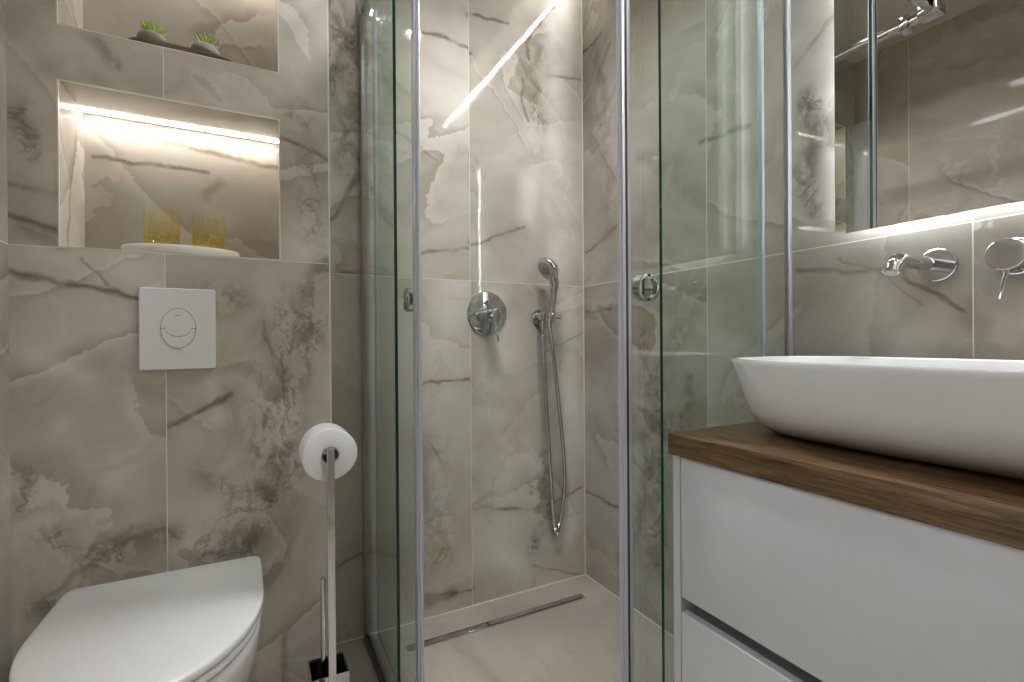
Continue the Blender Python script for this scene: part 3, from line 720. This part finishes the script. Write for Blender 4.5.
def se(cx, cy, a, bq, n, z, k=72):
    out = []
    for i in range(k):
        th = 2*pi*i/k; c, s = cos(th), sin(th)
        out.append((cx + bq*math.copysign(abs(c)**(2/n), c), cy + a*math.copysign(abs(s)**(2/n), s), z))
    return out
WX, WY, WA, WB = 0.980, 0.374, 0.3354, 0.1906
zb, zr, WN = CTZ1, 0.9386, 3.07
rings = []
for (f, sa, sb) in ((0.0, 0.835, 0.31), (0.025, 0.848, 0.39), (0.06, 0.860, 0.47), (0.12, 0.877, 0.60), (0.20, 0.893, 0.725), (0.32, 0.907, 0.82), (0.50, 0.924, 0.90), (0.75, 0.962, 0.957), (0.93, 0.993, 0.992), (0.98, 1.0, 1.0), (1.0, 0.997, 0.994)):
    rings.append(se(WX, WY, WA*sa, WB*sb, WN, zb+(zr-zb)*f))
for (f, da) in ((1.0, 0.0085), (0.975, 0.011), (0.9, 0.014), (0.7, 0.022), (0.45, 0.040), (0.25, 0.070), (0.14, 0.105), (0.11, 0.150)):
    rings.append(se(WX, WY, WA-da*1.15, WB-da, WN, zb+(zr-zb)*f))
b = bm_new(); loft(b, rings)
t = thing('washbasin', 'white oval vessel washbasin standing on the oak countertop', 'washbasin', (WX, WY, CTZ1))
obj('bowl', b, CERAMIC, t, 60)
b = bm_new(); lathe(b, [(0, 0), (0.030, 0), (0.030, 0.003), (0.027, 0.005), (0, 0.006)], (WX, WY, zb+(zr-zb)*0.11), n=32); obj('waste_plug', b, CHROME, t, 40)

sy, sz = 0.471, 1.123
t = thing('basin_spout', 'chrome wall spout bending down over the washbasin', 'tap', (XR, sy, sz))
b = bm_new(); rosette(b, (XR, sy, sz), (-1, 0, 0), 0.0325, 0.007, 56); ros = obj('wall_rosette', b, CHROME, t, 30)
MARK = simple('engraved_mark_grey', (0.18, 0.18, 0.18), 0.5)
b = bm_new(); box(b, XR-0.0076, XR-0.007, sy-0.006, sy+0.006, sz+0.0205, sz+0.0225); obj('engraved_mark', b, MARK, ros)
b = bm_new()
cl = [(XR-0.005, sy, sz), (XR-0.06, sy, sz), (XR-0.11, sy, sz), (XR-0.140, sy, sz), (XR-0.156, sy, sz-0.002), (XR-0.168, sy, sz-0.008), (XR-0.176, sy, sz-0.016), (XR-0.180, sy, sz-0.025)]
tube(b, cl, [0.0135, 0.0135, 0.0135, 0.0135, 0.0137, 0.0137, 0.0135, 0.0132], 32); obj('spout', b, CHROME, t, 50)
b = bm_new(); lathe(b, [(0, 0), (0.0105, 0), (0.0105, 0.003), (0, 0.0035)], (XR-0.1800, sy, sz-0.0245), (-0.35, 0, -1), 24); obj('aerator', b, SPRAY, t, 40, label='grey aerator')

my, mz = 0.356, 1.123
t = thing('basin_mixer', 'round chrome wall mixer with thin pin lever beside the spout', 'tap', (XR, my, mz))
b = bm_new(); rosette(b, (XR, my, mz), (-1, 0, 0), 0.0325, 0.007, 56); obj('wall_rosette', b, CHROME, t, 30)
b = bm_new(); lathe(b, [(0, 0), (0.0272, 0), (0.0272, 0.046), (0.0262, 0.047), (0, 0.047)], (XR-0.006, my, mz), (-1, 0, 0), 48); obj('mixer_body', b, CHROME, t, 30)
b = bm_new(); tube(b, [(XR-0.040, my, mz-0.024), (XR-0.046, my+0.003, mz-0.045), (XR-0.054, my+0.006, mz-0.078)], [0.0036, 0.0036, 0.0036], 14); obj('lever', b, CHROME, t, 40)

# ================================================================== TOILET
TCX = -0.185
def dshape(hw, y_back, y_tip, z, n=64, ystr=1.20, p=2.0):
    """D outline seen from above: straight back, gently bulging sides, round front"""
    pts = []
    L = ystr - y_tip
    for i in range(n+1):
        th = pi*i/n; c, s = cos(th), sin(th)
        pts.append((TCX + hw*math.copysign(abs(c)**(2/p), c), ystr - L*abs(s)**(2/p), z))
    k = 10
    left = [(TCX - hw*(1.0 - 0.028*(j/k)**1.5), ystr+(y_back-ystr)*j/k, z) for j in range(1, k+1)]
    right = [(TCX + hw*(1.0 - 0.028*(j/k)**1.5), ystr+(y_back-ystr)*j/k, z) for j in range(k, 0, -1)]
    # soften the two back corners
    r = 0.018
    left[-1] = (left[-1][0]+0.005, left[-1][1]-0.004, z); right[0] = (right[0][0]-0.005, right[0][1]-0.004, z)
    bl = (left[-1][0]+r*0.8, y_back, z); br = (right[0][0]-r*0.8, y_back, z)
    return pts + left + [bl] + [br] + right
t = thing('toilet', 'white wall hung toilet with closed lid below the niches', 'toilet', (TCX, YB, 0.06))
ZL = 0.438
b = bm_new()
loft(b, [dshape(0.189, 1.401, 0.933, ZL-0.018), dshape(0.1935, 1.405, 0.929, ZL-0.017), dshape(0.1950, 1.4065, 0.9275, ZL-0.0145), dshape(0.1950, 1.4065, 0.9275, ZL-0.005),
         dshape(0.1935, 1.405, 0.929, ZL-0.0022), dshape(0.1905, 1.402, 0.932, ZL-0.0008), dshape(0.184, 1.396, 0.939, ZL), dshape(0.150, 1.36, 0.98, ZL+0.0004), dshape(0.09, 1.30, 1.05, ZL+0.0006)])
obj('lid', b, TOILETW, t, 60)
b = bm_new()
loft(b, [dshape(0.180, 1.392, 0.942, ZL-0.0215), dshape(0.180, 1.392, 0.942, ZL-0.0185)]); obj('lid_gap', b, GAP, t)
b = bm_new()
loft(b, [dshape(0.184, 1.397, 0.938, ZL-0.040), dshape(0.190, 1.403, 0.932, ZL-0.037), dshape(0.1925, 1.405, 0.930, ZL-0.030), dshape(0.189, 1.402, 0.933, ZL-0.0225), dshape(0.183, 1.396, 0.939, ZL-0.0213)])
obj('seat', b, TOILETW, t, 60)
b = bm_new()
loft(b, [dshape(0.174, 1.386, 0.948, ZL-0.043), dshape(0.174, 1.386, 0.948, ZL-0.0398)]); obj('seat_gap', b, GAP, t)
b = bm_new()
rings = []
for (z, hw, tip, ys) in ((ZL-0.0428, 0.1830, 0.945, 1.20), (ZL-0.047, 0.1885, 0.939, 1.20), (0.37, 0.1880, 0.942, 1.20), (0.33, 0.183, 0.960, 1.20), (0.28, 0.172, 1.000, 1.22), (0.22, 0.156, 1.06, 1.23), (0.16, 0.138, 1.13, 1.27), (0.11, 0.122, 1.20, 1.31), (0.075, 0.110, 1.25, 1.34), (0.065, 0.098, 1.27, 1.35)):
    rings.append(dshape(hw, YB-0.001, tip, z, ystr=ys))
loft(b, rings); obj('bowl', b, TOILETW, t, 60)
for dx in (-0.075, 0.075):
    b = bm_new(); lathe(b, [(0, 0), (0.011, 0), (0.011, 0.021), (0.009, 0.023), (0, 0.023)], (TCX+dx, 1.432, ZL-0.043), n=20); obj('hinge', b, CHROME, t, 40)

# flush plate
px0, px1, pz0, pz1 = -0.2515, -0.0925, 0.912, 1.113
pcx, pcz = -0.1715, 1.0140
t = thing('flush_plate', 'white flush plate with round dual button above the toilet', 'flush plate', (pcx, YB, pz0))
def rrect(x0, x1, z0, z1, r, y, n=6):
    out = []
    for (cx, cz, a0) in ((x1-r, z0+r, -pi/2), (x1-r, z1-r, 0), (x0+r, z1-r, pi/2), (x0+r, z0+r, pi)):
        for i in range(n+1):
            a = a0+pi/2*i/n; out.append((cx+r*cos(a), y, cz+r*sin(a)))
    return out
b = bm_new()
loft(b, [rrect(px0, px1, pz0, pz1, 0.005, YB), rrect(px0, px1, pz0, pz1, 0.005, YB-0.006), rrect(px0+0.0005, px1-0.0005, pz0+0.0005, pz1-0.0005, 0.005, YB-0.0085), rrect(px0+0.002, px1-0.002, pz0+0.002, pz1-0.002, 0.004, YB-0.010)])
pl = obj('plate', b, WHITEPL, t, 40)
BRX, BRZ = 0.0370, 0.0500
b = bm_new(); lathe(b, [(1, 0), (1, 0.0004), (0, 0.0004)], (pcx, YB-0.010, pcz), (0, -1, 0), 64, BRX, BRZ); obj('button_gap', b, GAP, pl)
def half_button(upper):
    """large upper button dips below the middle like a shield; small lower one fills the crescent"""
    n = 40; g = 0.0011; rx, rz = BRX-g, BRZ-g
    sag = 0.020; wx = 0.027
    cut = [(-rx*0.995, 0.0)] + [(-wx-0.0015, 0.0)] + [(wx*cos(pi+pi*i/24), sag*sin(pi+pi*i/24)) for i in range(25)] + [(wx+0.0015, 0.0)] + [(rx*0.995, 0.0)]
    if upper:
        arc = [(rx*cos(pi*i/n), rz*sin(pi*i/n)) for i in range(1, n)]
        out = [(x, z+g*0.6) for x, z in cut] + arc
    else:
        arc = [(rx*cos(-pi*i/n), rz*sin(-pi*i/n)) for i in range(1, n)]
        out = [(x, z-g*0.6) for x, z in cut] + arc
    return out
for upf, nm in ((True, 'full_flush_button'), (False, 'half_flush_button')):
    b = bm_new(); P2 = half_button(upf)
    v0 = [b.verts.new((pcx+x, YB-0.0104, pcz+z)) for x, z in P2]; v1 = [b.verts.new((pcx+x, YB-0.0122, pcz+z)) for x, z in P2]
    for i in range(len(P2)):
        j = (i+1) % len(P2); b.faces.new((v0[i], v0[j], v1[j], v1[i]))
    b.faces.new(v1)
    o = obj(nm, b, WHITEPL, t)
    if upf:
        b = bm_new(); box(b, pcx-0.006, pcx+0.004, YB-0.0126, YB-0.0122, pcz+0.031, pcz+0.0328); obj('printed_mark', b, MARK, o)

# ================================================================== TOILET ROLL STAND, ROLL, BRUSH
sx_, sy_ = 0.1435, 1.150; RZ = 0.733
t = thing('toilet_roll_stand', 'slim chrome floor stand with roll arm and brush box', 'toilet roll stand', (sx_, sy_, 0))
b = bm_new(); box(b, 0.085, 0.205, 1.11, 1.36, 0.0, 0.008, 0.001, 1); obj('base_plate', b, CHROME, t)
b = bm_new(); box(b, sx_-0.008, sx_+0.008, sy_-0.008, sy_+0.008, 0.008, RZ+0.009, 0.0012, 2); obj('post', b, CHROME, t)
b = bm_new(); tube(b, [(sx_, sy_+0.008, RZ), (sx_, sy_+0.125, RZ)], 0.0075, 20); obj('roll_arm', b, CHROME, t, 40)
bx0, bx1, by0, by1, bz = 0.108, 0.196, 1.252, 1.340, 0.168
b = bm_new(); w = 0.0025
box(b, bx0, bx1, by0, by0+w, 0.008, bz); box(b, bx0, bx1, by1-w, by1, 0.008, bz); box(b, bx0, bx0+w, by0+w, by1-w, 0.008, bz); box(b, bx1-w, bx1, by0+w, by1-w, 0.008, bz)
obj('brush_box', b, CHROME, t)
b = bm_new(); i0, i1, j0, j1 = bx0+w, bx1-w, by0+w, by1-w; q = 0.0015
box(b, i0, i1, j0, j0+q, 0.010, bz-0.003); box(b, i0, i1, j1-q, j1, 0.010, bz-0.003); box(b, i0, i0+q, j0+q, j1-q, 0.010, bz-0.003); box(b, i1-q, i1, j0+q, j1-q, 0.010, bz-0.003); box(b, i0+q, i1-q, j0+q, j1-q, 0.008, 0.012)
obj('inner_liner', b, BLACK, t, label='black liner inside the brush box')

PAPER = NT('tissue_paper'); c = PAPER.coord()
nz = PAPER.noise(PAPER.vmath('MULTIPLY', c, (1, 1, 1)), 160, 4)
PAPER.put(PAPER.b.inputs['Base Color'], PAPER.mix(nz, (0.76, 0.76, 0.77), (0.86, 0.86, 0.87))); PAPER.b.inputs['Roughness'].default_value = 0.95; PAPER.b.inputs['Specular IOR Level'].default_value = 0.1
PAPER.bump(nz, 0.4, 0.002); PAPER = PAPER.m
CARD = simple('cardboard_core', (0.42, 0.40, 0.38), 0.9)
ry0, ry1, RR, RH = sy_+0.012, sy_+0.112, 0.0585, 0.0185
rz = RZ - RH + 0.0078 + 0.0012
SXR = sx_+0.0015
t = thing('toilet_roll', 'white toilet paper roll hanging on the chrome stand', 'toilet roll', (SXR, (ry0+ry1)/2, rz))
b = bm_new()
lathe(b, [(RH, 0.002), (RH+0.001, 0.0), (RR-0.003, 0.0), (RR-0.0008, 0.0012), (RR, 0.004), (RR, 0.096), (RR-0.001, 0.099), (RR-0.003, 0.1), (RH+0.001, 0.1), (RH, 0.098), (RH, 0.002)], (SXR, ry0, rz), (0, 1, 0), 72)
random.seed(4)
for v in b.verts:   # slightly uneven hand-wound roll
    dx, dz = v.co.x-SXR, v.co.z-rz; r = math.hypot(dx, dz)
    if r > RR*0.8:
        a = math.atan2(dz, dx); k = 1 + 0.018*sin(2*a+0.6) + 0.010*sin(3*a+1.9)
        v.co.x = SXR+dx*k; v.co.z = rz+dz*k
obj('paper', b, PAPER, t, 50)
b = bm_new(); lathe(b, [(RH-0.0012, 0.001), (RH, 0.001), (RH, 0.099), (RH-0.0012, 0.099), (RH-0.0012, 0.001)], (SXR, ry0, rz), (0, 1, 0), 40); obj('core', b, CARD, t, 50, label='grey cardboard core')

qx, qy = 0.142, 1.296
t = thing('toilet_brush', 'toilet brush with chrome handle standing in the brush box', 'toilet brush', (qx, qy, 0.012))
b = bm_new(); lathe(b, [(0, 0.10), (0.0066, 0.10), (0.0068, 0.386), (0.006, 0.391), (0, 0.392)], (qx, qy, 0), n=24); obj('handle', b, CHROME, t, 40)
b = bm_new(); random.seed(3)
for k in range(14):
    z = 0.024+k*0.0055
    for j in range(20):
        a = 2*pi*(j+random.random()*0.6)/20; L = 0.027+random.random()*0.004
        p0 = Vector((qx, qy, z)); p1 = p0+Vector((cos(a)*L, sin(a)*L, random.uniform(-0.003, 0.003)))
        tube(b, [p0, p1], 0.0009, 4)
lathe(b, [(0, 0.012), (0.010, 0.013), (0.010, 0.102), (0.012, 0.104), (0.012, 0.110), (0, 0.110)], (qx, qy, 0), n=16)
obj('bristles', b, BLACK, t, 40, label='black bristle head')

# ================================================================== NICHE ORNAMENTS
z0 = NICHES[0][0]
STONEW = simple('white_stone_tray', (0.74, 0.71, 0.66), 0.4)
b = bm_new(); n = 72; cx, cy, ax, ay = -0.171, YB+0.090, 0.131, 0.086
def ell(ax, ay, z): return [(cx+ax*cos(2*pi*i/n), cy+ay*sin(2*pi*i/n), z) for i in range(n)]
loft(b, [ell(ax-0.006, ay-0.006, z0), ell(ax-0.001, ay-0.001, z0+0.003), ell(ax, ay, z0+0.010), ell(ax, ay, z0+0.0205), ell(ax-0.002, ay-0.002, z0+0.023), ell(ax-0.006, ay-0.006, z0+0.023), ell(ax-0.009, ay-0.009, z0+0.019)])
tag(obj('oval_tray', b, STONEW, None, 40), 'white oval tray under the two glasses in the lower niche', 'tray')
def tumbler():
    b = bm_new(); 
    lathe(b, [(0, 0), (0.032, 0), (0.0362, 0.002), (0.0380, 0.007), (0.0388, 0.02), (0.0392, 0.05), (0.0390, 0.082), (0.0384, 0.096), (0.0374, 0.0975), (0.0364, 0.096), (0.0366, 0.082), (0.0358, 0.05), (0.0350, 0.022), (0.032, 0.013), (0, 0.012)], n=48)
    return obj('tumbler', b, AMBER, None, 50)
tb = tumbler(); tb.location = (-0.2140, YB+0.072, z0+0.019)
tag(tb, 'amber glass tumbler on the left of the oval tray', 'glass', 'amber tumblers on the tray')
t2 = tb.copy(); COL.objects.link(t2); t2.location = (-0.1115, YB+0.074, z0+0.019); t2.rotation_euler = (0, 0, 1.3)
tag(t2, 'amber glass tumbler on the right of the oval tray', 'glass', 'amber tumblers on the tray')

z1 = NICHES[1][0]
b = bm_new()
def slab(bx, by, z): return se(-0.162, YB+0.049, by, bx, 4.0, z)
loft(b, [slab(0.088, 0.040, z1), slab(0.100, 0.0440, z1+0.004), slab(0.108, 0.0465, z1+0.009), slab(0.1125, 0.0475, z1+0.0125), slab(0.1115, 0.0470, z1+0.0145), slab(0.106, 0.043, z1+0.0140)])
tag(obj('wooden_board', b, BOARD, None, 40), 'dark oval wooden board carrying the plants in the upper niche', 'board')
POT = simple('grey_stone_pot', (0.27, 0.255, 0.235), 0.75, var=0.25)
def leaf_mat():
    k = NT('succulent_green'); c = k.coord(); sp = k.n.new('ShaderNodeSeparateXYZ'); k.l.new(c, sp.inputs[0])
    k.put(k.b.inputs['Base Color'], k.ramp(k.math('ADD', k.math('MULTIPLY', sp.outputs[2], 10.0), k.math('MULTIPLY', k.noise(c, 60, 2), 0.35)), [(0.25, (0.56, 0.62, 0.16)), (0.7, (0.34, 0.45, 0.10)), (1.0, (0.16, 0.26, 0.08))]))
    k.b.inputs['Roughness'].default_value = 0.45; return k.m
LEAF = leaf_mat()
def succulent(x, y, seed, label, spread, tall):
    zt = z1+0.0141
    t = thing('potted_succulent', label, 'plant', (x, y, zt), 'potted succulents in the upper niche')
    b = bm_new(); lathe(b, [(0, 0), (0.026, 0.0), (0.036, 0.005), (0.0405, 0.013), (0.039, 0.022), (0.031, 0.030), (0.021, 0.0335), (0.017, 0.030), (0, 0.029)], (x, y, zt), n=40, sx=1.0, sy=0.82)
    obj('pot', b, POT, t, 60)
    b = bm_new(); random.seed(seed)
    for k in range(46):
        f = k/45; el = radians(84-56*f+random.uniform(-8, 8)); a = k*2.39996+random.uniform(-0.3, 0.3)
        L = (0.032 + random.uniform(-0.006, 0.008))*tall; d = Vector((cos(a)*cos(el)*spread, sin(a)*cos(el)*spread, sin(el))).normalized()
        p = Vector((x+cos(a)*0.006*f, y+sin(a)*0.006*f, zt+0.027)); dr_ = Vector((0, 0, 1))*0.10
        tube(b, [p, p+(d+dr_*0.2)*L*0.35, p+(d+dr_*0.6)*L*0.7, p+(d+dr_)*L], [0.0020, 0.0036, 0.0026, 0.0005], 6)
    o = obj('leaves', b, LEAF, t, 80)
succulent(-0.2265, YB+0.047, 5, 'small spiky green succulent in grey pot, left on the board', 1.0, 1.0)
succulent(-0.1135, YB+0.045, 9, 'small spiky green succulent in grey pot, right on the board', 0.85, 1.0)
